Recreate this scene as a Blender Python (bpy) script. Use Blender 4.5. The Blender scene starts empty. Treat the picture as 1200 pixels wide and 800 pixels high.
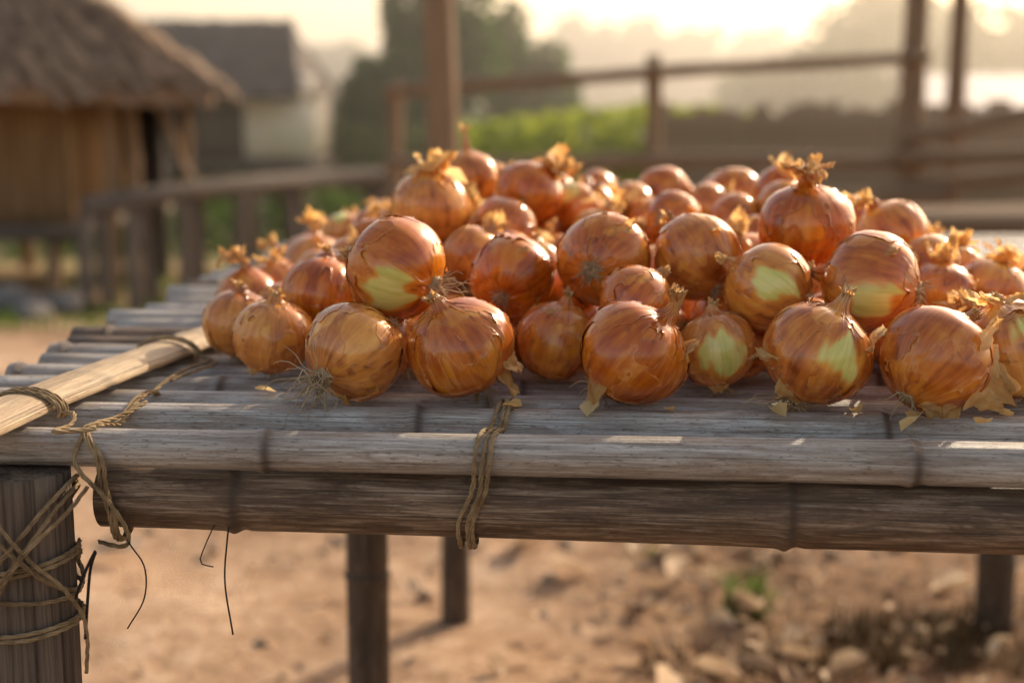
import bpy, math, random
import numpy as np
from mathutils import Vector, noise, Matrix, Quaternion
random.seed(7); rng=np.random.default_rng(7)
sc=bpy.context.scene
ZT=0.75
# ------------------------------------------------------------------ helpers
def smooth(a,b,x):
    t=np.clip((x-a)/(b-a),0,1); return t*t*(3-2*t)
class MB:
    def __init__(s): s.v=[];s.f=[];s.m=[];s.a=[];s.c=[];s.n=0
    def add(s,v,f,mat=0,a=None,c=None):
        v=np.asarray(v,float).reshape(-1,3); n=len(v)
        s.v.append(v)
        s.a.append(np.zeros((n,3)) if a is None else np.asarray(a,float))
        s.c.append(np.zeros((n,3)) if c is None else np.asarray(c,float))
        o=s.n
        s.f.extend([tuple(i+o for i in q) for q in f]); s.m.extend([mat]*len(f)); s.n+=n
    def mesh(s,name,mats,smooth_=True):
        me=bpy.data.meshes.new(name)
        V=np.concatenate(s.v); me.from_pydata(V.tolist(),[],s.f)
        A=me.attributes.new('fib','FLOAT_VECTOR','POINT'); A.data.foreach_set('vector',np.concatenate(s.a).ravel())
        C=me.attributes.new('prm','FLOAT_VECTOR','POINT'); C.data.foreach_set('vector',np.concatenate(s.c).ravel())
        for m in mats: me.materials.append(m)
        me.polygons.foreach_set('material_index',s.m)
        me.polygons.foreach_set('use_smooth',[smooth_]*len(me.polygons))
        me.update(); return me
    def obj(s,name,mats,parent=None,smooth_=True):
        return mkobj(name,s.mesh(name,mats,smooth_),parent)
def mkobj(name,me,parent=None):
    o=bpy.data.objects.new(name,me); sc.collection.objects.link(o)
    if parent: o.parent=parent
    return o
def empty(name):
    o=bpy.data.objects.new(name,None); sc.collection.objects.link(o); o.empty_display_size=.1; return o
def gridfaces(nr,nc,wrap):
    f=[]
    for i in range(nr-1):
        for j in range(nc if wrap else nc-1):
            k=(j+1)%nc
            f.append((i*nc+j,i*nc+k,(i+1)*nc+k,(i+1)*nc+j))
    return f
def frames(P):
    P=np.asarray(P,float); T=np.gradient(P,axis=0); T/=np.linalg.norm(T,axis=1)[:,None]+1e-12
    up=np.array([0,0,1.]) if abs(T[0][2])<.9 else np.array([0,1.,0])
    N=[];n=up-T[0]*T[0].dot(up); n/=np.linalg.norm(n)
    for t in T:
        n=n-t*t.dot(n); n/=np.linalg.norm(n)+1e-12; N.append(n.copy())
    N=np.array(N); return T,N,np.cross(T,N)
def tube(mb,P,R,seg=8,mat=0,cap=True,c=None,rn=None):
    P=np.asarray(P,float); n=len(P); R=np.broadcast_to(np.asarray(R,float),(n,))
    T,N,B=frames(P); th=np.linspace(0,2*np.pi,seg,endpoint=False)
    rr=R[:,None]*np.ones((1,seg))
    if rn is not None: rr=rr*rn
    V=P[:,None,:]+rr[:,:,None]*(np.cos(th)[None,:,None]*N[:,None,:]+np.sin(th)[None,:,None]*B[:,None,:])
    L=np.concatenate([[0],np.cumsum(np.linalg.norm(np.diff(P,axis=0),axis=1))])
    A=np.stack([np.broadcast_to(np.cos(th),(n,seg)),np.broadcast_to(np.sin(th),(n,seg)),np.broadcast_to(L[:,None],(n,seg))],-1).reshape(-1,3)
    C=np.zeros((n*seg,3)) if c is None else np.repeat(np.asarray(c,float),seg,axis=0)
    f=gridfaces(n,seg,True)
    if cap: f=f+[tuple(range(seg))[::-1],tuple((n-1)*seg+i for i in range(seg))]
    mb.add(V.reshape(-1,3),f,mat,A,C)
def catmull(P,n=12):
    P=[np.array(p,float) for p in P]; P=[2*P[0]-P[1]]+P+[2*P[-1]-P[-2]]; out=[]
    for i in range(1,len(P)-2):
        a,b,c,d=P[i-1:i+3]
        for k in range(n):
            t=k/n; out.append(.5*((2*b)+(c-a)*t+(2*a-5*b+4*c-d)*t*t+(3*b-a-3*c+d)*t**3))
    out.append(P[-2]); return np.array(out)
def resample(P,step):
    L=np.concatenate([[0],np.cumsum(np.linalg.norm(np.diff(P,axis=0),axis=1))]); n=max(4,int(L[-1]/step))
    s=np.linspace(0,L[-1],n); return np.stack([np.interp(s,L,P[:,i]) for i in range(3)],1),s
def rope(mb,pts,r=.0016,strands=3,pitch=.03):
    P,s=resample(catmull(pts,10),.0022); T,N,B=frames(P); g=random.random()
    jit=np.array([[noise.noise(Vector((x*25,g*50,k*7))) for k in range(3)] for x in s])*.0012
    for k in range(strands):
        ph=2*np.pi*(s/pitch+k/strands)+g*6
        off=.75+.35*np.array([noise.noise(Vector((x*40,g*9,k*3))) for x in s])
        Q=P+jit+(np.cos(ph)[:,None]*N+np.sin(ph)[:,None]*B)*(r*off)[:,None]*.8
        tube(mb,Q,r*random.uniform(.5,.72),6,0,True,np.tile([g,k/3,0],(len(Q),1)))
def bamboo(mb,P,Q,r0,r1,node_sp=.3,off=None,seg=22,mat=0,bend=.004,hollow=True,g=None):
    P=np.array(P,float);Q=np.array(Q,float);L=np.linalg.norm(Q-P)
    g=random.random() if g is None else g
    nodes=[]; x=(random.random()*node_sp if off is None else off)
    while x<L: nodes.append(x); x+=node_sp*random.uniform(.85,1.12)
    S=set(np.linspace(0,L,max(6,int(L/.03))).round(4))
    for nd in nodes:
        for d in (-.02,-.012,-.007,-.004,-.002,0,.002,.004,.006,.009,.014,.022):
            if 0<nd+d<L: S.add(round(nd+d,4))
    s=np.array(sorted(S)); D=(Q-P)/L
    side=np.cross(D,[0,0,1.]); side/=np.linalg.norm(side)+1e-9
    R=r0+(r1-r0)*s/L; nodev=np.zeros_like(s); low=np.zeros_like(s)
    for nd in nodes:
        d=s-nd
        R=R*(1+.085*np.exp(-(d/.0035)**2)-.06*np.exp(-((d-.009)/.004)**2)+.035*np.exp(-(d/.02)**2))
        nodev=np.maximum(nodev,np.exp(-((d-.004)/.004)**2)); low=np.maximum(low,np.exp(-(d/.03)**2))
    b=np.array([[noise.noise(Vector((x*2.2,g*90,0))),noise.noise(Vector((x*2.2,g*90,9)))] for x in s])*bend
    C=P+s[:,None]*D+b[:,:1]*side+b[:,1:]*np.array([0,0,.5])
    c=np.stack([nodev,np.full_like(s,g),low],1)
    if hollow:
        C=np.concatenate([[C[0]+D*.03,C[0]+D*.03,C[0]],C,[C[-1],C[-1]-D*.03,C[-1]-D*.03]])
        R=np.concatenate([[.0005,R[0]*.7,R[0]*.72],R,[R[-1]*.72,R[-1]*.7,.0005]]); c=np.concatenate([[c[0]]*3,c,[c[-1]]*3])
        N=np.cross(side,D); B=side; th=np.linspace(0,2*np.pi,seg,endpoint=False)
        V=C[:,None,:]+R[:,None,None]*(np.cos(th)[None,:,None]*N+np.sin(th)[None,:,None]*B)
        ss=(C-P)@D; n=len(C)
        A=np.stack([np.broadcast_to(np.cos(th),(n,seg)),np.broadcast_to(np.sin(th),(n,seg)),np.broadcast_to(ss[:,None],(n,seg))],-1).reshape(-1,3)
        mb.add(V.reshape(-1,3),gridfaces(n,seg,True),mat,A,np.repeat(c,seg,axis=0))
    else: tube(mb,C,R,seg,mat,True,c)
# ------------------------------------------------------------------ materials
class NT:
    def __init__(s,name):
        s.m=bpy.data.materials.new(name); s.m.use_nodes=True; s.t=s.m.node_tree; s.N=s.t.nodes; s.L=s.t.links
        s.b=s.N['Principled BSDF']; s.out=s.N['Material Output']
    def n(s,typ,**k):
        x=s.N.new(typ)
        for a,b in k.items(): setattr(x,a,b)
        return x
    def put(s,sock,v):
        if isinstance(v,bpy.types.NodeSocket): s.L.new(v,sock)
        elif isinstance(v,(tuple,list)) and len(v)==3 and sock.type=='RGBA': sock.default_value=(*v,1)
        else: sock.default_value=v
    def attr(s,name): return s.n('ShaderNodeAttribute',attribute_name=name).outputs['Vector']
    def sep(s,v):
        x=s.n('ShaderNodeSeparateXYZ'); s.put(x.inputs[0],v); return x.outputs
    def vmul(s,v,k):
        x=s.n('ShaderNodeVectorMath',operation='MULTIPLY'); s.put(x.inputs[0],v); s.put(x.inputs[1],k); return x.outputs[0]
    def noise(s,vec,scale,detail=4,rough=.55,dist=0,w=None):
        x=s.n('ShaderNodeTexNoise'); 
        if w is not None: x.noise_dimensions='4D'; s.put(x.inputs['W'],w)
        s.put(x.inputs['Vector'],vec); x.inputs['Scale'].default_value=scale; x.inputs['Detail'].default_value=detail
        x.inputs['Roughness'].default_value=rough; x.inputs['Distortion'].default_value=dist; return x.outputs[0]
    def math(s,op,a,b=0,clamp=False):
        x=s.n('ShaderNodeMath',operation=op,use_clamp=clamp); s.put(x.inputs[0],a); s.put(x.inputs[1],b); return x.outputs[0]
    def ss(s,x_,a,b,lo=0,hi=1):
        x=s.n('ShaderNodeMapRange',interpolation_type='SMOOTHSTEP'); s.put(x.inputs[0],x_)
        for i,v in ((1,a),(2,b),(3,lo),(4,hi)): s.put(x.inputs[i],v)
        return x.outputs[0]
    def mix(s,f,a,b,mode='MIX'):
        x=s.n('ShaderNodeMix',data_type='RGBA',blend_type=mode); s.put(x.inputs[0],f); s.put(x.inputs[6],a); s.put(x.inputs[7],b); return x.outputs[2]
    def ramp(s,f,stops):
        x=s.n('ShaderNodeValToRGB'); s.put(x.inputs[0],f); e=x.color_ramp.elements
        while len(e)<len(stops): e.new(.5)
        for i,(p,c) in enumerate(stops): e[i].position=p; e[i].color=(*c,1)
        return x.outputs[0]
    def bump(s,h,strength=.3,dist=.002,normal=None):
        x=s.n('ShaderNodeBump'); s.put(x.inputs['Height'],h); x.inputs['Strength'].default_value=strength; x.inputs['Distance'].default_value=dist
        if normal: s.put(x.inputs['Normal'],normal)
        return x.outputs[0]
    def fin(s,col,rough=.5,normal=None,spec=.5,trans=0,transcol=None):
        s.put(s.b.inputs['Base Color'],col); s.put(s.b.inputs['Roughness'],rough); s.put(s.b.inputs['Specular IOR Level'],spec)
        if normal: s.put(s.b.inputs['Normal'],normal)
        if trans:
            t=s.n('ShaderNodeBsdfTranslucent'); s.put(t.inputs[0],transcol if transcol is not None else col)
            if normal: s.put(t.inputs[1],normal)
            mx=s.n('ShaderNodeMixShader'); s.put(mx.inputs[0],trans); s.L.new(s.b.outputs[0],mx.inputs[1]); s.L.new(t.outputs[0],mx.inputs[2])
            s.L.new(mx.outputs[0],s.out.inputs[0])
        return s.m
def obco(nt): return nt.n('ShaderNodeTexCoord').outputs['Object']
def onion_mat(kind):
    nt=NT('onion_'+kind); fib=nt.attr('fib'); prm=nt.sep(nt.attr('prm'))
    rnd=nt.n('ShaderNodeObjectInfo').outputs['Random']; w=nt.math('MULTIPLY',rnd,37.)
    oc=obco(nt)
    vein=nt.noise(nt.vmul(fib,(4.5,4.5,2.2)),1.3,3,.6,.25,w)
    vein2=nt.noise(nt.vmul(fib,(24,24,1.5)),1.3,2,.55,.1,w)
    blot=nt.noise(oc,24,3,.65,.4,w)
    f=nt.math('ADD',nt.math('MULTIPLY',vein,.45),nt.math('MULTIPLY',blot,.55))
    if kind=='inner':
        col=nt.ramp(f,[(.36,(.50,.13,.010)),(.47,(.70,.215,.018)),(.56,(.80,.30,.030)),(.68,(.88,.46,.085))])
        pale=nt.ramp(nt.math('ADD',nt.math('MULTIPLY',vein2,.3),nt.math('MULTIPLY',vein,.65)),[(.34,(.58,.55,.10)),(.5,(.78,.71,.20)),(.66,(.87,.79,.34))])
        col=nt.mix(prm[0],col,pale); rough=.10
    elif kind=='skin':
        col=nt.ramp(f,[(.36,(.26,.048,.006)),(.46,(.51,.118,.011)),(.55,(.69,.205,.020)),(.67,(.82,.34,.062))])
        rough=.12
    else:
        col=nt.ramp(f,[(.36,(.66,.32,.08)),(.5,(.86,.54,.20)),(.64,(.92,.72,.40))]); rough=.45
    vl=nt.ss(vein2,.57,.70); col=nt.mix(nt.math('MULTIPLY',vl,.24 if kind!='papery' else .3),col,(.30,.07,.010))
    if kind!='papery':
        sp=nt.ss(nt.noise(oc,40,4,.78,.6,w),.57,.68); col=nt.mix(nt.math('MULTIPLY',sp,nt.math('SUBTRACT',.55,nt.math('MULTIPLY',prm[0],.50))),col,(.19,.042,.010))
    hs=nt.n('ShaderNodeHueSaturation'); nt.put(hs.inputs['Hue'],nt.math('ADD',.495,nt.math('MULTIPLY',rnd,.018)))
    nt.put(hs.inputs['Saturation'],nt.math('SUBTRACT',1.02,nt.math('MULTIPLY',rnd,.08))); nt.put(hs.inputs['Value'],nt.math('ADD',.86,nt.math('MULTIPLY',rnd,.26))); nt.put(hs.inputs['Color'],col); col=hs.outputs[0]
    if kind!='papery':
        neck=nt.ss(prm[1],.82,.94); col=nt.mix(nt.math('MULTIPLY',neck,.75),col,nt.ramp(vein2,[(.3,(.42,.22,.08)),(.7,(.78,.58,.30))]))
        root=nt.ss(prm[1],.09,.02); col=nt.mix(nt.math('MULTIPLY',root,.6),col,(.34,.19,.08))
    if kind=='skin': col=nt.mix(nt.math('MULTIPLY',prm[2],.35),col,(.84,.48,.18))
    h=nt.math('ADD',nt.math('MULTIPLY',vein2,.5),nt.math('MULTIPLY',blot,.7))
    nm=nt.bump(h,.16,.0007)
    rg=nt.math('ADD',rough,nt.math('MULTIPLY',blot,.26))
    if kind!='papery': nt.b.inputs['Coat Weight'].default_value=.25; nt.b.inputs['Coat Roughness'].default_value=.12
    return nt.fin(col,rg,nm,.6,{'inner':0,'skin':0.05,'papery':.5}[kind],col)
M_in=onion_mat('inner'); M_sk=onion_mat('skin'); M_pa=onion_mat('papery')
def simple(name,c1,c2,scale=20,rough=.8,bump=.4,bd=.004,stretch=(1,1,1),usefib=False,trans=0,spec=.3):
    nt=NT(name); v=nt.attr('fib') if usefib else obco(nt)
    a=nt.noise(nt.vmul(v,stretch),scale,4,.6,.1); b=nt.noise(nt.vmul(v,stretch),scale*.2,2)
    f=nt.math('ADD',nt.math('MULTIPLY',a,.6),nt.math('MULTIPLY',b,.4))
    col=nt.ramp(f,[(.35,c1),(.65,c2)])
    return nt.fin(col,rough,nt.bump(a,bump,bd),spec,trans)
M_rt=simple('root_fibre',(.28,.19,.10),(.58,.44,.27),60,.9)
def bamboo_mat(name,ca,cb,cc,dark,stain=.5,rough=.36,stainamt=.55):
    nt=NT(name); fib=nt.attr('fib'); prm=nt.sep(nt.attr('prm')); w=nt.math('MULTIPLY',prm[1],53.)
    fine=nt.noise(nt.vmul(fib,(16,16,9)),2.,5,.75,.1,w)
    streak=nt.noise(nt.vmul(fib,(2.6,2.6,7)),1.9,5,.70,.7,w)
    big=nt.noise(nt.vmul(fib,(1.0,1.0,9)),1.4,4,.68,.9,w)
    f=nt.math('ADD',nt.math('MULTIPLY',fine,.45),nt.math('MULTIPLY',streak,.55))
    col=nt.ramp(f,[(.40,ca),(.5,cb),(.58,cc)])
    col=nt.mix(nt.ss(big,.47,.60,0,stainamt),col,dark)
    spk=nt.ss(nt.noise(nt.vmul(fib,(8,8,90)),1.7,4,.75,.3,w),.55,.64); col=nt.mix(nt.math('MULTIPLY',spk,stain),col,(.05,.035,.025))
    lit=nt.ss(nt.noise(nt.vmul(fib,(10,10,18)),1.3,4,.75,.5,w),.58,.68); col=nt.mix(nt.math('MULTIPLY',lit,.4),col,(.66,.62,.56))
    crack=nt.ss(nt.noise(nt.vmul(fib,(24,24,2.0)),1.2,3,.5,0,w),.60,.64); col=nt.mix(nt.math('MULTIPLY',crack,.75),col,(.03,.022,.016))
    col=nt.mix(nt.math('MULTIPLY',prm[2],.3),col,(.14,.085,.05))
    col=nt.mix(nt.math('MULTIPLY',prm[0],.85),col,(.07,.045,.03))
    h=nt.math('SUBTRACT',nt.math('ADD',nt.math('MULTIPLY',fine,.8),nt.math('MULTIPLY',streak,.8)),nt.math('MULTIPLY',crack,.8))
    return nt.fin(col,nt.math('ADD',rough,nt.math('MULTIPLY',streak,.25)),nt.bump(h,.6,.0020),.5)
M_bg=bamboo_mat('weathered_bamboo_grey',(.24,.20,.17),(.47,.425,.38),(.68,.64,.59),(.28,.195,.13),.7,.30)
M_bb=bamboo_mat('weathered_bamboo_brown',(.065,.035,.018),(.165,.10,.056),(.37,.265,.18),(.065,.034,.017),.6,.38,.7)
M_bd=bamboo_mat('dark_bamboo_leg',(.035,.02,.012),(.075,.046,.03),(.15,.10,.07),(.035,.02,.012),.5,.5,.6)
M_bp=bamboo_mat('pale_split_bamboo',(.32,.20,.10),(.50,.35,.19),(.62,.47,.28),(.34,.215,.11),.35)
M_rope=simple('twine',(.16,.10,.048),(.42,.305,.17),120,.85,.5,.0008)
M_post=simple('weathered_timber',(.035,.023,.016),(.25,.19,.145),5,.85,.9,.006,(2.2,2.2,1.2),True)
M_wood=simple('fence_timber',(.17,.105,.06),(.36,.245,.155),6,.8,.5,.01,(2,2,.8),True)
M_wood2=simple('grey_timber',(.09,.072,.06),(.22,.18,.15),6,.8,.5,.01,(2,2,.8),True)
M_thatch=simple('thatch_straw',(.10,.065,.042),(.38,.26,.17),9,.95,.5,.02)
M_wall=simple('bamboo_wall',(.20,.11,.05),(.42,.27,.14),4,.85,.3,.01,(6,6,.6))
M_wall2=simple('plank_wall',(.08,.065,.055),(.17,.14,.12),4,.85,.3,.01,(6,6,.6))
M_plas=simple('limewash_panel',(.76,.67,.56),(.86,.80,.71),3,.9,.1,.01)
M_dark=simple('painted_shade_dark_fibre',(.02,.016,.013),(.04,.03,.025),3,.9,.1,.01)  # near-black: shade painted into the door openings, plain dark tone on loose fibres
M_tin=simple('tin_sheet',(.45,.43,.42),(.62,.60,.58),3,.45,.1,.01)
def leafmat(name,c1,c2,tr=.3):
    nt=NT(name); v=obco(nt); a=nt.noise(v,.9,3); b=nt.noise(v,9,2)
    col=nt.ramp(nt.math('ADD',nt.math('MULTIPLY',a,.5),nt.math('MULTIPLY',b,.5)),[(.36,c1),(.64,c2)])
    return nt.fin(col,.7,None,.2,tr)
M_leaf=leafmat('tree_foliage',(.025,.070,.012),(.08,.18,.025),.4)
M_far=leafmat('distant_foliage',(.045,.085,.025),(.12,.17,.05))
M_crop=leafmat('crop_foliage',(.16,.24,.02),(.46,.50,.05),.5)
M_shrub=leafmat('shrub_foliage',(.06,.12,.02),(.18,.27,.05),.4)
M_dry=leafmat('dry_leaf',(.38,.23,.13),(.88,.72,.52),.2)
# ------------------------------------------------------------------ ground
def gz(x,y):
    return -.45*smooth(3.4,10.5,y)-.15*smooth(10.5,16,y)
nt=NT('dirt_ground'); v=obco(nt); sx=nt.sep(v)
a=nt.noise(v,1.1,5,.6,.3); b=nt.noise(v,11,6,.72); c=nt.noise(v,75,4,.7)
f=nt.math('ADD',nt.math('MULTIPLY',a,.45),nt.math('ADD',nt.math('MULTIPLY',b,.38),nt.math('MULTIPLY',c,.17)))
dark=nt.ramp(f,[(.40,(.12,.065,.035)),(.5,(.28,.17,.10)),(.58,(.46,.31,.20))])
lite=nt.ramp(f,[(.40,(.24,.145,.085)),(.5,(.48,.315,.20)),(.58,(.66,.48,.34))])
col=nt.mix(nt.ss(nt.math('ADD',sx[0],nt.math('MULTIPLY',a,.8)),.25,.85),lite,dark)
g1=nt.noise(v,.8,5,.65,.5); gr=nt.ramp(nt.noise(v,12,4,.7),[(.35,(.08,.12,.025)),(.65,(.24,.27,.07))])
gm=nt.math('MULTIPLY',nt.ss(sx[1],7.5,16),nt.ss(g1,.30,.55))
gm2=nt.math('MULTIPLY',nt.ss(g1,.62,.72),.3)
col=nt.mix(nt.math('MAXIMUM',gm,gm2),col,gr)
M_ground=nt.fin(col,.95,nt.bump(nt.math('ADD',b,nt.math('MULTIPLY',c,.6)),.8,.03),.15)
xs=np.concatenate([-np.geomspace(300,3.2,26),np.linspace(-3,4,110),np.geomspace(4.2,300,26)])
ys=np.concatenate([[-60,-20,-5],np.linspace(-1,6,110),np.geomspace(6.2,500,50)])
X,Y=np.meshgrid(xs,ys); Z=gz(X,Y)
Zn=np.array([noise.noise(Vector((x*2.5,y*2.5,0)))*.022+noise.noise(Vector((x*9,y*9,3)))*.010 for x,y in zip(X.ravel(),Y.ravel())])
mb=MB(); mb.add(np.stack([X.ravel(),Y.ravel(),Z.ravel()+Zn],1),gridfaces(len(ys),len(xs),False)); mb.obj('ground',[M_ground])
mb=MB()
def leafcard(mb,p,size,up=.3,mat=0,ratio=.5,flat=True):
    a=random.uniform(0,6.28); d=Vector((math.cos(a),math.sin(a),random.uniform(-up,up))).normalized()
    n=Vector((random.uniform(-up,up),random.uniform(-up,up),1)).normalized() if flat else Vector([random.gauss(0,1) for _ in range(3)]).normalized()
    s=d.cross(n).normalized(); n=s.cross(d); L=size; W=size*ratio; p=Vector(p); k=random.uniform(.1,.35)*size
    V=[p-d*L*.5,p-d*L*.1+s*W*.5+n*k,p-d*L*.1,p-d*L*.1-s*W*.5+n*k,p+d*L*.25+s*W*.36+n*k,p+d*L*.25,p+d*L*.25-s*W*.36+n*k,p+d*L*.5+n*k*.3]
    mb.add([tuple(q) for q in V],[(0,2,1),(0,3,2),(1,2,5,4),(2,3,6,5),(4,5,7),(5,6,7)],mat)
for i in range(4200):
    x=random.gauss(.80,.75) if random.random()<.85 else random.uniform(-2.5,3.5); y=random.uniform(1.9,5.5) 
    cl=noise.noise(Vector((x*1.7,y*1.7,5)))
    if cl<-.05 and random.random()<.7: continue
    if x<0 and random.random()<.6: continue
    leafcard(mb,(x,y,float(gz(x,y))+.022),random.uniform(.018,.055)*(2.4 if random.random()<.12 else 1),.6)
mb.obj('dry_leaf_litter',[M_dry])
mb=MB()
def rock(mb,p,s,mat=0):
    n=8;m=10;V=[]
    for i in range(n):
        for j in range(m):
            a=math.pi*i/(n-1); b=2*math.pi*j/m; d=Vector((math.sin(a)*math.cos(b),math.sin(a)*math.sin(b),math.cos(a)*.6))
            k=1+.45*noise.noise(d*1.3+Vector(p)*7); V.append(Vector(p)+d*s*k)
    mb.add([tuple(q) for q in V],gridfaces(n,m,True),mat)
for i in range(520):
    x=random.uniform(-2,3); y=random.uniform(1.6,6); rock(mb,(x,y,float(gz(x,y))+.006),random.choice([.005,.008,.011,.018]))
mb.obj('ground_pebbles',[simple('pebble',(.16,.10,.065),(.46,.34,.24),30,.9)])
def blades(mb,cx,cy,rad,n,h,mat=0,w=.006):
    for i in range(n):
        a=random.uniform(0,6.28); r=rad*math.sqrt(random.random()); x=cx+r*math.cos(a); y=cy+r*math.sin(a); z=float(gz(x,y))-.01
        l=h*random.uniform(.5,1.2); b=random.uniform(0,6.28); bx,by=math.cos(b),math.sin(b); lean=random.uniform(.1,.7)*l
        V=[];m=4
        for k in range(m+1):
            t=k/m; q=(x+bx*lean*t*t,y+by*lean*t*t,z+l*t*(1-.2*t)); ww=w*(1-t)+.0006
            V+= [(q[0]-by*ww,q[1]+bx*ww,q[2]),(q[0]+by*ww,q[1]-bx*ww,q[2])]
        mb.add(V,[(2*k,2*k+1,2*k+3,2*k+2) for k in range(m)],mat)
mb=MB(); blades(mb,.46,2.66,.05,60,.10); blades(mb,.3,2.95,.04,20,.05); blades(mb,1.2,3.0,.07,25,.06); mb.obj('grass_tuft',[M_shrub],smooth_=False)
M_dg=leafmat('dry_grass',(.055,.035,.016),(.20,.13,.06),.1)
mb=MB()
for (x,y,r,n) in [(.58,2.42,.13,260),(.72,2.47,.15,300),(.85,2.44,.13,220),(.42,2.38,.08,90),(.95,2.6,.1,80),(.3,2.34,.08,60)]: blades(mb,x,y,r,n,.06,0,.003)
mb.obj('dry_grass_clump',[M_dg],smooth_=False)
# ------------------------------------------------------------------ table
ANG=math.radians(4.0); ca,sa=math.cos(ANG),math.sin(ANG)
def T(u,v,z): return np.array([u*ca+v*sa,.99-u*sa+v*ca,z])
table=empty('bamboo_table')
mb=MB()
bamboo(mb,T(-.50,0,ZT-.0137),T(1.2,.0,ZT-.0175),.0135,.0185,.44,.32,32,0,.002,g=.13)
bamboo(mb,T(-.49,.078,ZT-.019),T(1.22,.082,ZT-.020),.0200,.0215,.33,.41,32,0,.003,g=.57)
v=.135; i=0
while v<1.56:
    r=random.uniform(.0175,.0225)
    ul=-.475+random.uniform(-.02,.022); ur=1.2+random.uniform(-.03,.03)
    m=0 if random.random()<.85 else 1
    bamboo(mb,T(ul,v,ZT-r),T(ur,v+random.uniform(-.006,.006),ZT-r),r*random.uniform(.95,1),r,random.uniform(.28,.4),None,20,m,.004)
    v+=random.uniform(.050,.058); i+=1
mb.obj('slats',[M_bg,M_bb],table)
mb=MB()
bamboo(mb,T(-.305,.012,ZT-.0535),T(1.2,.0,ZT-.062),.0235,.0265,.47,.10,36,0,.003,hollow=True,g=.31)
bamboo(mb,T(-.46,1.50,ZT-.066),T(1.2,1.50,ZT-.066),.026,.027,.4,None,20,0,.003)
bamboo(mb,T(-.44,.75,ZT-.066),T(1.2,.75,ZT-.066),.026,.027,.4,None,20,0,.003)
mb.obj('rails',[M_bb],table)
mb=MB()
def leg(u,v,r,top=ZT-.045,mat=0):
    p=T(u,v,0); bamboo(mb,(p[0],p[1],-.05),(p[0]+.001,p[1],top),r*1.05,r,.33,None,24,mat,.004,hollow=False)
leg(-.245,.78,.027); leg(-.22,1.60,.027); leg(.79,1.60,.034); leg(1.12,.05,.033); leg(1.15,1.50,.03)
mb.obj('legs',[M_bd],table)
mb=MB(); n=60; seg=64; zz=np.linspace(-.05,ZT-.0285,n); px,py=-.356,.999
P=np.stack([np.full(n,px),np.full(n,py),zz],1); th=np.linspace(0,2*np.pi,seg,endpoint=False)
rn=np.array([[1+.10*noise.noise(Vector((math.cos(t)*1.2,math.sin(t)*1.2,z*2)))+.07*noise.noise(Vector((math.cos(t)*7,math.sin(t)*7,z*3)))-.16*max(0,noise.noise(Vector((math.cos(t)*5,math.sin(t)*5,z*1.2+9)))-.28) for t in th] for z in zz])
tube(mb,P,.034,seg,0,True,None,rn)
mb.obj('corner_post',[M_post],table)
mb=MB(); A0=np.array([-.392,.925]); A1=np.array([-.290,1.42]); L=np.linalg.norm(A1-A0); d=(A1-A0)/L; sd=np.array([d[1],-d[0]])
n=60;m=24;V=[];Af=[];Cf=[]
for i in range(n):
    s=L*i/(n-1); node=math.exp(-((s-.21)/.005)**2)+math.exp(-((s-.43)/.005)**2)
    for j in range(m):
        ang=2*math.pi*j/m; w=.027*(1-.12*s/L)
        x=math.cos(ang)*w; z=(.011*math.sin(ang) if math.sin(ang)>0 else .003*math.sin(ang))
        z+=node*.0016+.002*math.sin(s*9)
        c=A0+d*s+sd*(x+.002*noise.noise(Vector((s*12,1,0))))
        V.append((c[0],c[1],ZT+.0055+z)); Af.append((math.cos(ang)*.8,math.sin(ang)*.8,s)); Cf.append((min(node,1)*.6,.7,node*.3))
mb.add(V,gridfaces(n,m,True)+[tuple(range(m))[::-1],tuple((n-1)*m+i for i in range(m))],0,Af,Cf); mb.obj('split_batten',[M_bp],table)
mb=MB()
def lash_front(u0,u1,k,topv=.125):
    o=k*.0050+random.uniform(-.001,.001)
    rope(mb,[T(u0+o,topv,ZT-.022),T(u0+o,topv-.018,ZT+.001),T(u0+o-.002,.078,ZT+.003),T(u0+o-.004,.045,ZT-.006),T(u0+o-.006,.012,ZT+.0005),T(u0+o-.009,-.009,ZT-.001),T(u0*.5+u1*.5+o,-.0195,ZT-.018),T(u0*.4+u1*.6+o,-.0185,ZT-.038),T(u1+o,-.0155,ZT-.060),T(u1+o,-.008,ZT-.078),T(u1+o,.010,ZT-.086),T(u1+o,.035,ZT-.075)],.0015)
for k in (0,1,2): lash_front(-.014,-.036,k)
for k in (0,1): lash_front(-.302,-.293,k,.14)
rope(mb,[T(-.29,.07,ZT+.004),T(-.3,.03,ZT+.001),T(-.307,-.006,ZT+.001),T(-.312,-.022,ZT-.02),T(-.29,-.026,ZT-.045),T(-.278,-.020,ZT-.07),T(-.285,-.005,ZT-.088),T(-.31,.01,ZT-.09)],.0015)
def ring(zc,tilt,turns=1.,ph=0,r=.0385,rr=.0015):
    pts=[]
    for k in range(int(14*turns)+1):
        a=ph+2*math.pi*k/14; pts.append((px+r*math.cos(a),py+r*math.sin(a),zc+tilt*math.cos(a)+.004*k/14))
    rope(mb,pts,rr)
ring(.650,.006,2.1); ring(.632,-.004,1.2,1); ring(.604,.003,2.1,2); ring(.668,.045,1.1,.4,.039); ring(.672,-.042,1.1,.9,.0395); ring(.655,.052,1.,2.,.040,.0013)
rope(mb,[(-.377,.958,.722),(-.356,.955,.69),(-.336,.957,.665),(-.318,.968,.64),(-.309,.98,.612),(-.313,.99,.57)],.0014)
rope(mb,[(-.300,.975,.716),(-.312,.958,.70),(-.341,.953,.672),(-.363,.955,.64),(-.381,.962,.61)],.0014)
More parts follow.
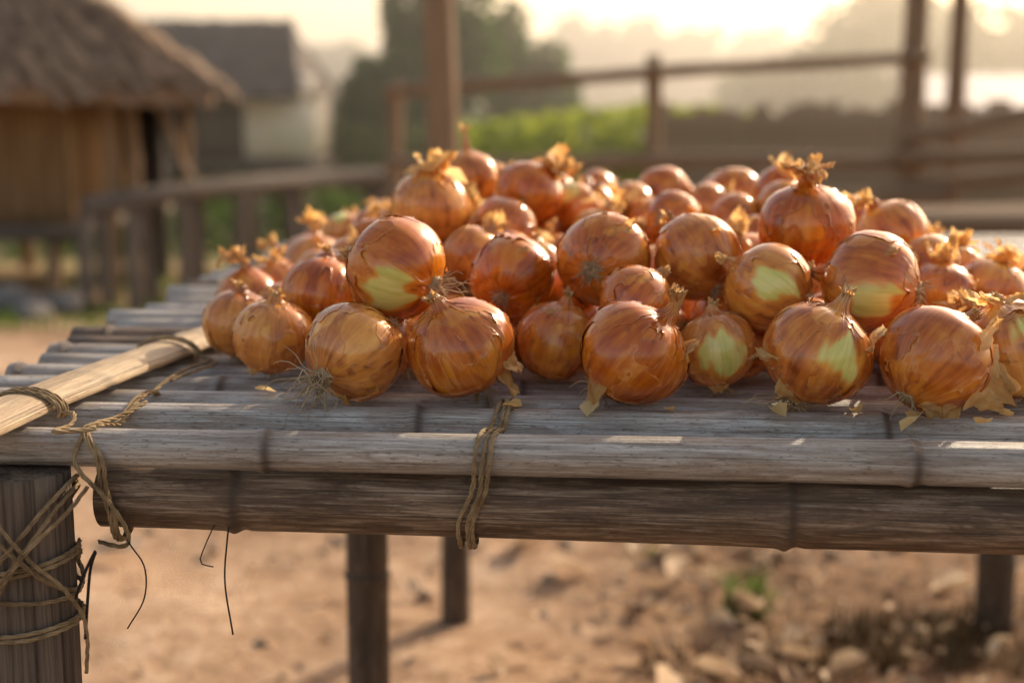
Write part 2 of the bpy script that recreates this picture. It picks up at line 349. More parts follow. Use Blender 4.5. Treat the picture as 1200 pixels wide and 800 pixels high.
def blash(s,k,side=.04):
    c=A0+d*s; pts=[]
    for i in range(13):
        a=-.35+math.pi*1.22*i/12; x=-math.cos(a)*.0310; z=.0055+max(-.02,math.sin(a)*.0135)
        q=c+sd*x+d*(k*.0050+ .004*math.cos(a)); pts.append((q[0],q[1],ZT+z+.0005))
    rope(mb,pts,.0015)
for k in (0,1,2): blash(.125,k)
for k in (0,1): blash(.37,k)
q=A0+d*.125+sd*.031
rope(mb,[(q[0],q[1],ZT+.004),(q[0]+.012,q[1]-.012,ZT+.006),(q[0]+.016,q[1]-.035,ZT+.003),(q[0]+.012,q[1]-.06,ZT+.004),(-.3,1.0,ZT+.002)],.0015)
q=A0+d*.37+sd*.032
rope(mb,[(q[0],q[1],ZT+.004),(q[0]+.014,q[1]-.02,ZT+.003),(q[0]+.004,q[1]-.06,ZT+.004),(q[0]-.004,q[1]-.1,ZT+.003),(q[0]-.012,q[1]-.13,ZT-.004)],.0015)
rope(mb,[(q[0],q[1]+.004,ZT+.004),(q[0]+.022,q[1]-.03,ZT+.003),(q[0]+.012,q[1]-.075,ZT+.004),(q[0]+.0,q[1]-.11,ZT+.003)],.0013)
mb.obj('twine_lashings',[M_rope],table)
mb=MB()
def strand(pts,r=.0006): 
    P,_=resample(catmull(pts,8),.004); tube(mb,P,r,5)
strand([T(-.285,-.008,.680),T(-.278,-.015,.668),T(-.268,-.014,.65),T(-.27,-.012,.625),T(-.285,-.008,.60)]); strand([T(-.205,-.005,.690),T(-.206,-.014,.67),T(-.208,-.016,.64),T(-.204,-.014,.60)],.0007)
strand([T(-.215,-.006,.685),T(-.222,-.014,.668),T(-.226,-.015,.655),T(-.218,-.01,.65)],.0005)
strand([T(-.315,-.03,.63),T(-.305,-.034,.652),T(-.297,-.03,.668),T(-.303,-.03,.65),T(-.309,-.03,.60)],.0012)
mb.obj('loose_fibres',[M_dark],table)
# ------------------------------------------------------------------ onions
prof=np.array([(0.001,-.87),(.08,-.885),(.17,-.885),(.34,-.85),(.61,-.72),(.84,-.48),(.975,-.18),(1.0,.06),(.965,.32),(.85,.57),(.66,.78),(.43,.915),(.25,.985),(.165,1.06),(.13,1.15)])
def make_onion(name,seed,R,q,hi=True,stem=.2,lean=.5,tuft=0,patches=(),flakes=(),roots=22,cover=.62,rootlen=.7,flare=0.25,rf=0,ts=1.):
    rs=random.Random(seed); qi=q.inverted(); NC,NR=(132,94) if hi else (56,42)
    pc=catmull([(a,b,0) for a,b in prof],8); nb=int(NR*.82)
    L=np.concatenate([[0],np.cumsum(np.hypot(np.diff(pc[:,0]),np.diff(pc[:,1])))]); s=np.linspace(0,L[-1],nb)
    rr=np.interp(s,L,pc[:,0]); zz=np.interp(s,L,pc[:,1]); tall=rs.uniform(.90,1.02)
    zz=zz*tall
    nk=NR-nb; ks=np.arange(1,nk+1)/nk
    rk=.13*(1-.40*np.sin(ks*2.2))*(1+flare*ks**2); zk=zz[-1]+ks*stem
    rr=np.concatenate([rr,rk]); zz=np.concatenate([zz,zk]); t=np.concatenate([np.linspace(0,.86,nb),.86+.14*ks])
    th=np.linspace(0,2*np.pi,NC,endpoint=False); so=Vector((seed*3.7,seed*1.3,0))
    la=rs.uniform(0,6.28); r2=np.zeros((NR,NC)); dz=np.zeros((NR,NC))
    for j,a in enumerate(th):
        c_,s_=math.cos(a),math.sin(a)
        pl=noise.noise(Vector((c_*4.2,s_*4.2,0))+so); pl2=noise.noise(Vector((c_*9,s_*9,4))+so); lo=noise.noise(Vector((c_*.8,s_*.8,8))+so)
        nk_=smooth(.70,.9,t)
        r2[:,j]=rr*(1+.04*lo*(1-nk_)+(.004+.32*nk_)*pl+(.002+.2*nk_)*pl2)
        dz[:,j]=smooth(.9,1,t)*(.22*pl2+.16*pl)*min(1,stem*3)
    off=np.concatenate([np.zeros(nb),ks**1.6*stem])*lean*1.3
    Xx=r2*np.cos(th)[None]+(off*math.cos(la))[:,None]; Yy=r2*np.sin(th)[None]+(off*math.sin(la))[:,None]; Zz=(zz-off*.25)[:,None]+dz
    V=np.stack([Xx,Yy,Zz],-1)
    flat=V.reshape(-1,3)
    dn=np.array([noise.noise(Vector(p)*1.2+so) for p in flat]).reshape(NR,NC)
    bodym=(1-smooth(.72,.88,t))[:,None]; V=V*(1+(.05*dn*bodym)[...,None])
    D=V/np.linalg.norm(V,axis=2)[...,None]
    fib=np.stack([np.broadcast_to(np.cos(th),(NR,NC)),np.broadcast_to(np.sin(th),(NR,NC)),np.broadcast_to(t[:,None],(NR,NC))],-1)
    n1=np.array([noise.fractal(Vector((p[0]*1.25,p[1]*1.25,p[2]*.8))+so*1.7,1,2,4) for p in D.reshape(-1,3)]).reshape(NR,NC)
    n3=np.array([noise.fractal(Vector((a[0]*3.2,a[1]*3.2,a[2]*5))+so,1,2,2) for a in fib.reshape(-1,3)]).reshape(NR,NC)
    pale=np.zeros((NR,NC)); hole=np.full((NR,NC),-9.)
    for (w,sz) in patches:
        ld=np.array(qi@Vector(w).normalized()); ang=np.arccos(np.clip(D@ld,-1,1))
        e=sz+.34*n3+.14*n1-ang
        pale=np.maximum(pale,smooth(-.08,.12,e)); hole=np.maximum(hole,(e+.12)*1.3)
    mb=MB()
    prm=np.stack([pale,np.broadcast_to(t[:,None],(NR,NC)),np.zeros((NR,NC))],-1)
    mb.add((V*R).reshape(-1,3),gridfaces(NR,NC,True),0,fib.reshape(-1,3),prm.reshape(-1,3))
    mb.add((V[-1]*R).tolist()+[(V[-1].mean(0)*R-np.array([0,0,.05*R])).tolist()],[(i,(i+1)%NC,NC) for i in range(NC)],0,None,np.tile([0,.99,0],(NC+1,1)))
    def layer(g,lbase,llift,shift):
        g=np.where((t>.93)[:,None],-.3,g)
        lift=np.exp(-np.clip(g,0,9)/.05)*np.clip(.2+2.2*n3,0.1,1.5)
        O=V*(1+ (lbase+llift*lift)[...,None]*np.where((t<.8)[:,None],1,.3)[...,None])
        ins=g>0; newO=O.copy(); cnt=np.zeros((NR,NC)); acc=np.zeros((NR,NC,3))
        for di,dj in ((1,0),(-1,0),(0,1),(0,-1)):
            gn=np.roll(g,(-di,-dj),(0,1)); On=np.roll(O,(-di,-dj),(0,1)); k=(~ins)&(gn>0)
            if di: 
                bad=np.zeros((NR,1),bool); bad[-1 if di==1 else 0]=True; k&=~bad
            w=gn/(gn-g+1e-9); pt=On+(O-On)*w[...,None]; acc[k]+=pt[k]; cnt[k]+=1
        k=cnt>0; newO[k]=acc[k]/cnt[k][:,None]
        F=[]; okv=ins|k
        for i in range(NR-1):
            for j in range(NC):
                j2=(j+1)%NC
                if okv[i,j] and okv[i,j2] and okv[i+1,j] and okv[i+1,j2] and (ins[i,j] or ins[i,j2] or ins[i+1,j] or ins[i+1,j2]): F.append((i*NC+j,i*NC+j2,(i+1)*NC+j2,(i+1)*NC+j))
        prm=np.stack([np.zeros((NR,NC)),np.broadcast_to(t[:,None],(NR,NC)),np.exp(-np.clip(g,0,9)/.018)],-1)
        fb=fib.copy(); fb[...,0]+=shift
        mb.add((newO*R).reshape(-1,3),F,1,fb.reshape(-1,3),prm.reshape(-1,3))
    g=(cover-.5)*.6-n1*.9-.22*n3; g=np.minimum(g,-hole)
    layer(g,.006,.024,0)
    if hi:
        n5=np.roll(n1,NC//3,axis=1)
        g2=-.13-n5*1.0-.2*n3+.10*(D[...,2]); g2=np.minimum(g2,-hole-.05); layer(g2,.014,.030,3.3)
    def sheet(base,dirv,nrm,Ls,Ws,curl,sd_,mat=2):
        ns,nw=14,10; a=dirv.normalized(); n_=(nrm-a*nrm.dot(a)).normalized(); b=a.cross(n_); V2=[];A2=[]
        for i in range(ns):
            s_=i/(ns-1); an=curl*s_
            pos=base+a*(Ls*(math.sin(an)/curl if abs(curl)>.01 else s_))+n_*(Ls*((1-math.cos(an))/curl if abs(curl)>.01 else 0))
            wd=Ws*(1-.55*s_**2)*(1+.5*noise.noise(Vector((s_*3,sd_,0))))
            for j in range(nw):
                w_=j/(nw-1)*2-1; edge=noise.noise(Vector((w_*3,sd_*3,5)))
                crn=noise.noise(Vector((s_*3,w_*2.4,sd_)))*.28*Ls*s_**.5+noise.noise(Vector((s_*8,w_*7,sd_)))*.08*Ls
                p=pos+b*(wd*w_)+n_*(crn-.25*wd*w_*w_)+a*(edge*.5*Ls*s_)
                V2.append(tuple(p)); A2.append((w_*.6,.3,s_*.4+sd_))
        mb.add(V2,gridfaces(ns,nw,False),mat,A2,np.tile([0,.5,0],(len(V2),1)))
    fl=list(flakes)
    for k in range(rf):
        a=rs.uniform(0,6.28); fl.append(((math.cos(a)*.8,-.55,math.sin(a)*.8),rs.uniform(.008,.016),rs.uniform(.006,.012),rs.uniform(.5,1.3),(rs.gauss(0,1),rs.gauss(0,.4),rs.gauss(0,1))))
    for (w,ls,ws,curl,ad) in fl:
        n_=(qi@Vector(w).normalized()); a=(qi@Vector(ad)); a=(a-n_*a.dot(n_)).normalized()
        rr_=np.linalg.norm(V.reshape(-1,3)[np.argmax(D.reshape(-1,3)@np.array(n_))])
        sheet(n_*R*rr_*.995,a,n_,ls,ws,curl,rs.random()*50)
    tip=Vector((Xx[-1].mean(),Yy[-1].mean(),Zz[-1].mean()))*R
    if tuft:
        for k in range(int(tuft)):
            a=rs.uniform(0,6.28); o=Vector((math.cos(a),math.sin(a),0)); up=rs.uniform(.3,1.6)
            b0=tip-Vector((0,0,rs.uniform(.05,.3)*R))+o*R*.1
            sheet(b0,(o+Vector((0,0,up))),o*-1 if rs.random()<.45 else Vector((0,0,1)).cross(o).cross(o)*-1+o*.2,R*ts*rs.uniform(.3,.75),R*ts*rs.uniform(.14,.34),rs.uniform(-1.9,1.9),rs.random()*50)
    else:
        for k in range(4 if hi else 2):
            a=rs.uniform(0,6.28); o=Vector((math.cos(a),math.sin(a),0))
            sheet(tip-Vector((0,0,.12*R))+o*R*.06,(o*.6+Vector((0,0,1))),o,R*rs.uniform(.12,.28),R*rs.uniform(.06,.10),rs.uniform(-1.4,1.4),rs.random()*50)
    for k in range(roots):
        a=rs.uniform(0,6.28); r0=rs.uniform(.0,.14); o=np.array([math.cos(a),math.sin(a),0]); p=np.array([o[0]*r0,o[1]*r0,-.86])*1.
        ln=rootlen*rs.uniform(.25,1.1); pts=[]; dv=o*rs.uniform(.2,2.2)+np.array([0,0,-1.]); dv/=np.linalg.norm(dv); wob=rs.uniform(0,40)
        for i in range(9):
            pts.append(p.copy()); p=p+dv*ln/8; dv=dv+np.array([noise.noise(Vector((wob,i*.7,c))) for c in range(3)])*1.0+np.array(qi@Vector((0,0,-1)))*.07; dv/=np.linalg.norm(dv)
        tube(mb,np.array(pts)*R,np.linspace(.0006,.00028,9),4,3,False)
    P=np.array([(0,0,-.80),(0,0,-.885),(0,0,-.905),(0,0,-.91)])*R; tube(mb,P,np.array([.19,.175,.12,.02])*R,16,3,False,None,1+.25*np.sin(np.arange(16)*2.4)[None]*np.ones((4,1)))
    return mb.mesh(name,[M_in,M_sk,M_pa,M_rt])
A=[
 (-.251,1.290,.781,.033,(.1,.0,.95),dict(stem=.12,rf=2)),
 (-.2065,1.208,.784,.0345,(.12,-.12,1),dict(stem=.12,flare=.4,cover=.75,roots=14,rf=1)),
 (-.127,1.105,.789,.0400,(.55,.70,.40),dict(roots=64,rootlen=1.15,cover=.7,rf=1)),
 (-.040,1.110,.792,.0430,(-.42,-.22,.9),dict(stem=.16,flare=.5,cover=.8,flakes=[((.95,-.3,-.25),.024,.018,1.2,(.1,-.1,-1)),((.9,-.2,.0),.018,.02,.9,(.3,0,-1))])),
 (.037,1.190,.783,.0340,(.25,-.1,.95),dict(cover=.6,rf=2)),
 (.093,1.090,.791,.0430,(.62,-.22,.75),dict(stem=.5,flare=.3,lean=.5,cover=.72,flakes=[((-.85,-.35,-.35),.022,.018,.9,(-.1,-.3,-1)),((-.15,-.6,-.8),.016,.014,-.8,(.5,-.4,-.2)),((.97,-.2,0),.015,.010,1.3,(.2,-.3,1))])),
 (.170,1.156,.781,.0335,(-.15,.0,.98),dict(stem=.1,patches=[((.05,-1,.15),.56)],roots=10,rf=2)),
 (.2355,1.085,.791,.0430,(.38,-.12,.9),dict(stem=.28,flare=.3,patches=[((.30,-1,.20),.36)],cover=.72,flakes=[((-.9,-.35,-.2),.020,.016,1.0,(-.3,-.2,.7)),((.92,-.3,.1),.022,.018,1.2,(.2,-.2,1)),((-.6,-.6,-.6),.014,.014,1.0,(-.5,-.3,-.4))],roots=60,rootlen=.9)),
 (.320,1.062,.790,.0420,(.55,.35,.55),dict(stem=.2,cover=.8,flakes=[((.7,-.65,-.1),.034,.024,.8,(.8,-.2,-.4)),((.05,-.75,-.65),.024,.016,.6,(.1,-.2,-1)),((.8,-.4,.3),.024,.018,1.1,(.4,-.1,.9))],roots=6)),
 (.395,1.105,.790,.0395,(-.3,.1,.95),dict(patches=[((.0,-.8,.5),.28)],tuft=3,stem=.1,rf=3)),
 (-.0926,1.160,.848,.0430,(-.80,.42,.30),dict(roots=30,cover=.62,patches=[((-.15,-.9,-.30),.40)],rf=1)),
 (-.172,1.262,.812,.0340,(.2,.3,.9),dict(rf=1)),
 (.000,1.262,.828,.0380,(.28,.80,.32),dict(roots=40,rootlen=.35,cover=.62,rf=2)),
 (.080,1.240,.848,.0410,(.35,.90,.12),dict(roots=56,rootlen=.38,cover=.72,rf=1)),
 (.103,1.168,.818,.0330,(.6,.2,.7),dict(stem=.1,rf=1)),
 (.164,1.245,.848,.0395,(-.4,.55,.6),dict(roots=24,cover=.7,rootlen=.5,flakes=[((.5,-.6,-.5),.018,.014,1.0,(.6,-.2,-.5))],rf=1)),
 (.216,1.180,.830,.0375,(-.72,.25,.45),dict(patches=[((.02,-.95,.15),.50)],roots=14,rf=2)),
 (.263,1.270,.872,.0435,(.0,-.06,1),dict(stem=.25,flare=.5,tuft=10,lean=.1,cover=.85,ts=.85)),
 (.297,1.160,.838,.0420,(-.85,.35,.12),dict(patches=[((-.22,-.95,-.28),.40)],roots=40,rootlen=.35,cover=.72,rf=2)),
 (.388,1.285,.810,.0310,(.2,.3,.9),dict(tuft=6,rf=1)),
 (.450,1.330,.808,.0345,(.3,.1,.9),dict(tuft=7)),
 (.374,1.400,.854,.0370,(-.5,.1,.85),dict(tuft=7)),
 (-.084,1.480,.872,.0410,(-.05,-.05,1),dict(stem=.1,tuft=14,cover=.7)),
 (-.050,1.640,.895,.0330,(-.05,-.0,1),dict(stem=.7,flare=.2,lean=.1)),
 (-.009,1.500,.850,.0340,(.4,.5,.6),dict(rf=1)),
 (.018,1.560,.882,.0375,(.55,.0,.8),dict(tuft=10)),
 (-.040,1.400,.830,.0310,(.5,.2,.7),dict(tuft=4)),
]
pos=[list(a[:3]) for a in A]; rad=[a[3] for a in A]; anch=[1]*len(A)
for (x,y) in [(.462,1.15),(.50,1.24)]: pos.append([x,y,ZT+.036]); rad.append(.036); anch.append(0)
def foot(x,y):
    return min(x+.285-.03*(y-1.2)-max(0,1.36-y)*.9, .56-.06*(y-1.5)-x if y>1.3 else .56-x, (y-1.165), 2.15-y-.45*max(0,-x))
def free(x,y,z,r,k):
    p=np.array(pos); q=np.array(rad); return np.all(((p-[x,y,z])**2).sum(1)>(k*(q+r))**2)
tries=0
while tries<14000:
    tries+=1; x=random.uniform(-.3,.6); y=random.uniform(1.16,2.16); r=random.uniform(.026,.038)
    if foot(x,y)<0 or (x<-.18 and y<1.40): continue
    if free(x,y,ZT+r*.95,r,.90): pos.append([x,y,ZT+r*.95]); rad.append(r); anch.append(0)
nbase=len(pos)
cand=sorted([(random.uniform(ZT+.05,.915),random.uniform(-.28,.58),random.uniform(1.2,2.1)) for k in range(42000)],key=lambda c:c[0]+random.uniform(0,.012))
for z,x,y in cand:
    e=foot(x,y)
    if e<.010 or (x<-.16 and y<1.42): continue
    lim=.804+.098*min(1,e/.21)-.045*smooth(.30,.52,x)
    if y<1.34: lim=min(lim,.815+.03*(y-1.2)/.14)
    elif y<1.5: lim=min(lim,.86)
    r=random.uniform(.027,.037)
    if z<lim and free(x,y,z,r,.92): pos.append([x,y,z]); rad.append(r); anch.append(0)
Pn=np.array(pos); Rn=np.array(rad); P0=Pn.copy(); an=np.array(anch)
for it in range(200):
    Pn[:,2]-=np.where(an==1,.00015,.0006)
    dd=Pn[:,None]-Pn[None]; ds=np.linalg.norm(dd,axis=2)+np.eye(len(Pn)); ov=.95*(Rn[:,None]+Rn[None])-ds; np.fill_diagonal(ov,0); ov=np.clip(ov,0,None)
    Pn+= (dd/ds[...,None]*ov[...,None]*.42).sum(1)
    Pn+=(P0-Pn)*(an*.12)[:,None]; Pn[:,:2]+=(P0[:,:2]-Pn[:,:2])*.02
    Pn[:,2]=np.maximum(Pn[:,2],ZT+Rn*.93)
print('onions',len(Pn),nbase,'drift',np.abs(Pn-P0)[:len(A)].max(0))
def quat_for(d,spin): return Vector(d).normalized().to_track_quat('Z','Y') @ Matrix.Rotation(spin,3,'Z').to_quaternion()
for i,a in enumerate(A):
    q=quat_for(a[4],random.uniform(0,6.28)); me=make_onion('onion',i+11,a[3],q,True,**a[5])
    o=mkobj('onion',me); o.rotation_mode='QUATERNION'; o.rotation_quaternion=q; o.location=Pn[i]
pool=[]
for k in range(14):
    pool.append(make_onion('onion',100+k,.036,Quaternion(),k<5,stem=random.choice([.08,.12,.2,.4]),lean=random.uniform(0,.8),tuft=random.choice([0,0,5,8]),patches=[((1,0,.3),.45)] if k%4==0 else (),roots=random.choice([8,20]),rootlen=.5,cover=random.uniform(.55,.8),rf=1,ts=.85))
for i in range(len(A),len(Pn)):
    up=random.random()<.45; dv=(random.gauss(0,.45),random.gauss(0,.45),1) if up else (random.gauss(0,1),random.gauss(0,1),random.uniform(-.3,.6))
    o=mkobj('onion',random.choice(pool)); o.rotation_mode='QUATERNION'; o.rotation_quaternion=quat_for(dv,random.uniform(0,6.28)); o.location=Pn[i]; s=Rn[i]/.036; o.scale=(s,s,s)
mb=MB()
def top(x,y):
    h=(x-Pn[:,0])**2+(y-Pn[:,1])**2; k=h<(Rn*.95)**2
    return max(ZT,(Pn[k,2]+np.sqrt((Rn[k]*.95)**2-h[k])).max()) if k.any() else ZT
for (x,y) in [(.0,1.07),(.06,1.06),(.2,1.045),(.30,1.03),(.12,1.06),(.26,1.05),(.37,1.04),(.345,1.015),(-.2,1.13),(.29,1.01)]:
    leafcard(mb,(x,y,ZT+.003),random.uniform(.012,.026),.4,0,.7)
for k in range(90):
    x=random.uniform(-.2,.52); y=random.uniform(1.3,2.05)
    if foot(x,y)>0 and top(x,y)>.80: leafcard(mb,(x,y,top(x,y)+.002),random.uniform(.016,.036),.9,0,.75)
mb.obj('onion_skin_scraps',[M_pa])
# ------------------------------------------------------------------ background structures
def pole(mb,P,Q,r,r2=None,mat=0,seg=12,wob=.03):
    P=np.array(P,float);Q=np.array(Q,float);n=14;s=np.linspace(0,1,n); g=random.random()*90
    W=np.array([[noise.noise(Vector((x*2.5,g,k))) for k in range(3)] for x in s])*wob
    tube(mb,P+s[:,None]*(Q-P)+W,np.linspace(r,r2 or r,n)*(1+.06*np.sin(s*23+g)),seg,mat)
def box(mb,a,b,mat=0):
    (x0,y0,z0),(x1,y1,z1)=a,b; V=[(x,y,z) for z in (z0,z1) for y in (y0,y1) for x in (x0,x1)]
    mb.add(V,[(0,2,3,1),(4,5,7,6),(0,1,5,4),(2,6,7,3),(0,4,6,2),(1,3,7,5)],mat)
def thatch(mb,quad,n,ln=.5,th=.06):
    a,b,c,d_=[Vector(p) for p in quad]; nn=(b-a).cross(d_-a if (d_-a).length>.01 else c-a).normalized()
    if nn.z<0: nn=-nn
    for k in range(n):
        u=random.random(); w=random.random()**.9; e=a.lerp(b,u); r=d_.lerp(c,u); p=e.lerp(r,w); dn=(e-r).normalized(); sd_=dn.cross(nn).normalized()
        dn=(dn+sd_*random.gauss(0,.07)).normalized(); l=ln*random.uniform(.5,1.1); o=nn*(th*random.uniform(.2,1.2)); wv=random.uniform(.012,.035)
        q=p+dn*l*random.uniform(.5,.8)
        mb.add([tuple(p+o-sd_*wv),tuple(p+o+sd_*wv),tuple(q+o*.6+sd_*wv),tuple(q+o*.6-sd_*wv)],[(0,1,2,3)])
hut=empty('thatched_hut')
x0,x1,y0,y1=-6.4,-3.05,9.9,12.2
ea=[(-7.3,9.1,1.16),(-1.95,9.35,1.02),(-2.62,12.7,1.03),(-7.3,12.9,1.10)]; rg=[(-5.6,11.2,2.6),(-4.4,11.1,2.5)]
mb=MB()
def slab(mb,pts,th=.12):
    V=[Vector(p) for p in pts]; W=[p-Vector((0,0,th)) for p in V]; n=len(V)
    mb.add([tuple(p) for p in V+W],[tuple(range(n)),tuple(range(n,2*n))[::-1]]+[(i,i+n,(i+1)%n+n,(i+1)%n) for i in range(n)])
for qd in ([ea[0],ea[1],rg[1],rg[0]],[ea[1],ea[2],rg[1],rg[1]],[ea[2],ea[3],rg[0],rg[1]],[ea[3],ea[0],rg[0],rg[0]]):
    slab(mb,[qd[0],qd[1],qd[2]] if qd[2]==qd[3] else qd); thatch(mb,qd,3200 if qd[0]==ea[0] else 800,.50,.11)
mb.obj('roof',[M_thatch],hut,False)
mb=MB(); box(mb,(x0,y0,.10),(x1-.0,y0+.05,1.30)); box(mb,(x1-.05,y0+.052,.10),(x1,y1,1.35))
for k in range(60):
    x=x0+(x1-x0)*k/59; pole(mb,(x,y0-.02,.10),(x,y0-.02,1.22),.022,None,0,6,.004)
mb.obj('walls',[M_wall],hut)
mb=MB(); box(mb,(x0-.1,y0-.25,.0),(x1+.15,y1,.097)); mb.obj('floor_deck',[M_wood2],hut)
mb=MB()
for x in (-6.2,-5.1,-4.1,-3.15):
    for y in (9.75,12.0): pole(mb,(x,y,-.7),(x,y,0),.06,.055)
for (x,y) in ((-2.75,9.8),(-2.62,9.9),(-2.72,12.0)): pole(mb,(x,y,-.7),(x,y,1.10),.05,.045)
pole(mb,(-2.40,9.7,.95),(-2.1,9.6,.3),.025)
mb.obj('posts',[M_wood],hut)
mb=MB(); box(mb,(-2.98,11.2,-.45),(-2.75,11.4,1.15)); mb.obj('doorway',[M_dark],hut)  # solid dark box, its colour stands in for the shade inside the opening
hut2=empty('thatched_hut')
mb=MB(); R0=[(-4.95,16.6,1.02),(-2.45,16.6,1.02),(-2.75,18,1.85),(-4.75,18,1.85)]; R1=[(-2.45,19.4,1.02),(-4.95,19.4,1.02),(-4.75,18,1.85),(-2.75,18,1.85)]
slab(mb,R0,.1); slab(mb,R1,.1); thatch(mb,R0,1500,.4,.07); thatch(mb,R1,400,.4,.07); 
slab(mb,[(-2.45,16.6,1.01),(-2.14,18.0,1.0),(-2.75,18,1.845)],.06); mb.obj('roof',[M_wall2],hut2,False)
mb=MB(); box(mb,(-4.7,17.0,.2),(-2.97,17.06,1.2)); box(mb,(-4.7,17.062,.2),(-4.64,19,1.2)); box(mb,(-4.636,18.95,.2),(-2.5,19,1.2)); mb.obj('walls',[M_wall2],hut2)
mb=MB(); box(mb,(-3.165,16.98,.25),(-2.40,17.04,1.22)); box(mb,(-2.42,17.044,.25),(-2.38,18.9,1.2)); mb.obj('limewashed_end',[M_plas],hut2)
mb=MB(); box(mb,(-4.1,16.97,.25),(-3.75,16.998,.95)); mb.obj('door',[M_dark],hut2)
mb=MB(); 
for x in (-4.65,-3.8,-3.0,-2.42): pole(mb,(x,17.05,-.8),(x,17.05,.24),.07)
box(mb,(-4.8,16.9,.1),(-2.3,19,.197)); mb.obj('stilts',[M_wood2],hut2)
rail=empty('low_pole_rail'); mb=MB()
pts=[(-2.78,9.2,.26),(-2.35,9.4,.33),(-1.9,9.9,.36),(-1.3,10.8,.36),(-.6,11.4,.35)]
P=catmull(pts,6); tube(mb,P,.065,12); P2=P+np.array([0,.32,-.02]); tube(mb,P2,.06,12)
mb.obj('top_poles',[M_wood2],rail); mb=MB()
for t_ in (.02,.17,.36,.5,.66,.85):
    p=P[int(t_*(len(P)-1))]; pole(mb,(p[0],p[1]+.02,-.75),(p[0],p[1]+.02,p[2]-.05),.06,.05); pole(mb,(p[0]+.03,p[1]+.34,-.75),(p[0]+.03,p[1]+.34,p[2]-.05),.05)
mb.obj('posts',[M_wood2],rail)
mb=MB(); P,_=resample(catmull([(-.245,5.0,-.2),(-.24,5,.8),(-.255,5,1.5),(-.235,5,2.4)],8),.05); tube(mb,P,np.linspace(.058,.050,len(P)),16); mb.obj('timber_pole',[M_wood])
fence=empty('pole_fence'); mb=MB()
for (x,y,top_,r) in ((-.75,9.2,1.05,.05),(.895,9,1.24,.055),(2.53,9,3.0,.085),(2.98,9.6,2.6,.07),(4.4,9.0,1.3,.06),(6.0,9.0,1.3,.06)): pole(mb,(x,y+.09,-.6),(x,y+.09,top_),r,r*.9)
mb.obj('posts',[M_wood],fence); mb=MB()
pole(mb,(-.8,9,1.00),(2.6,9,1.23),.042,.036); pole(mb,(-.8,8.98,.56),(2.6,8.98,.58),.05); pole(mb,(-.8,8.9,.36),(2.7,8.9,.36),.05)
pole(mb,(2.4,8.96,.42),(6.2,8.96,.75),.05); pole(mb,(2.4,8.94,.70),(6.2,8.94,1.5),.045); pole(mb,(2.4,8.9,.60),(6.2,8.9,.66),.05); pole(mb,(2.4,8.3,.25),(6.2,8.9,.42),.06)
pole(mb,(2.3,7.6,.2),(4.2,8.1,.55),.05)
mb.obj('rails',[M_wood],fence)
deck=empty('timber_bench'); mb=MB()
for k in range(5): pole(mb,(.15,7.2+k*.13,.33),(5.0,7.2+k*.13,.36),.05,None,0,10,.02)
mb.obj('seat_poles',[M_wood],deck); mb=MB()
for x in (.3,1.3,2.2,3.0,3.7,4.6):
    for y in (7.3,7.7): pole(mb,(x,y,-.6),(x,y,.29),.05)
mb.obj('legs',[M_wood],deck)
mb=MB(); x=1.35
while x<5.4:
    w=random.uniform(.09,.13); h=random.uniform(.80,.94)+.03*math.sin(x*2); box(mb,(x,14,-.8),(x+w*.93,14.03+random.uniform(0,.01),h)); x+=w
box(mb,(1.35,13.94,.66),(5.4,13.99,.74)); box(mb,(1.35,13.94,.1),(5.4,13.99,.18)); mb.obj('paling_fence',[M_wood],None,False)
shed=empty('tin_roof_shed'); mb=MB(); slab(mb,[(4.9,17,.84),(8.4,17,.84),(8.6,19.5,1.25),(5.2,19.5,1.25)],.05); mb.obj('roof',[M_tin],shed,False)
mb=MB(); box(mb,(5.3,17.4,-.7),(8.2,17.45,.85)); box(mb,(5.3,17.452,-.7),(5.35,19.3,.9)); mb.obj('walls',[M_wall2],shed)
# ------------------------------------------------------------------ vegetation
def crown(mb,c,rx,ry,rz,n,size,mat=0,clumps=18):
    cl=[]
    for k in range(clumps):
        d=Vector([random.gauss(0,1) for _ in range(3)]).normalized()*random.uniform(.2,.85); cl.append((c[0]+d.x*rx,c[1]+d.y*ry,c[2]+d.z*rz,random.uniform(.22,.45)))
    for k in range(n):
        q=random.choice(cl); d=Vector([random.gauss(0,1) for _ in range(3)]).normalized()*random.uniform(.3,1)**.5*q[3]
        leafcard(mb,(q[0]+d.x*rx,q[1]+d.y*ry,q[2]+d.z*rz),size*random.uniform(.6,1.3),.8,mat,.6,False)
def tree(name,x,y,h,rw,n=2600,size=.3):
    tr=empty(name); g=float(gz(x,y)); mb=MB(); pole(mb,(x,y,g-.1),(x+.1,y,g+h*.6),h*.035,h*.018,0,10,.1)
    for k in range(6):
        a=k*1.05+random.random(); pole(mb,(x,y,g+h*(.25+.05*k)),(x+math.cos(a)*rw*.7,y+math.sin(a)*rw*.7,g+h*(.5+.07*k)),h*.014,h*.006,0,6,.1)
    mb.obj('trunk',[M_wood2],tr); mb=MB(); crown(mb,(x,y,g+h*.58),rw,rw,h*.42,n,size); mb.obj('crown',[M_leaf],tr,False)
tree('broadleaf_tree',-1.75,20,2.5,.80,3200,.17); tree('broadleaf_tree',-.95,21,3.9,1.05,4400,.17); tree('broadleaf_tree',.0,22.5,2.9,.95,2800,.18)
def belt(name,mat,x0,x1,y,hf,n,size,dy=4):
    mb=MB()
    for k in range(n):
        x=random.uniform(x0,x1); h=hf(x)*(1+.35*noise.noise(Vector((x*.35,y,0)))+.2*noise.noise(Vector((x*1.1,y,4)))); z=-.6+h*random.random()**.8
        leafcard(mb,(x,y+random.uniform(-dy,dy),z),size*random.uniform(.6,1.4),.8,0,.7,False)
    mb.obj(name,[mat],None,False)
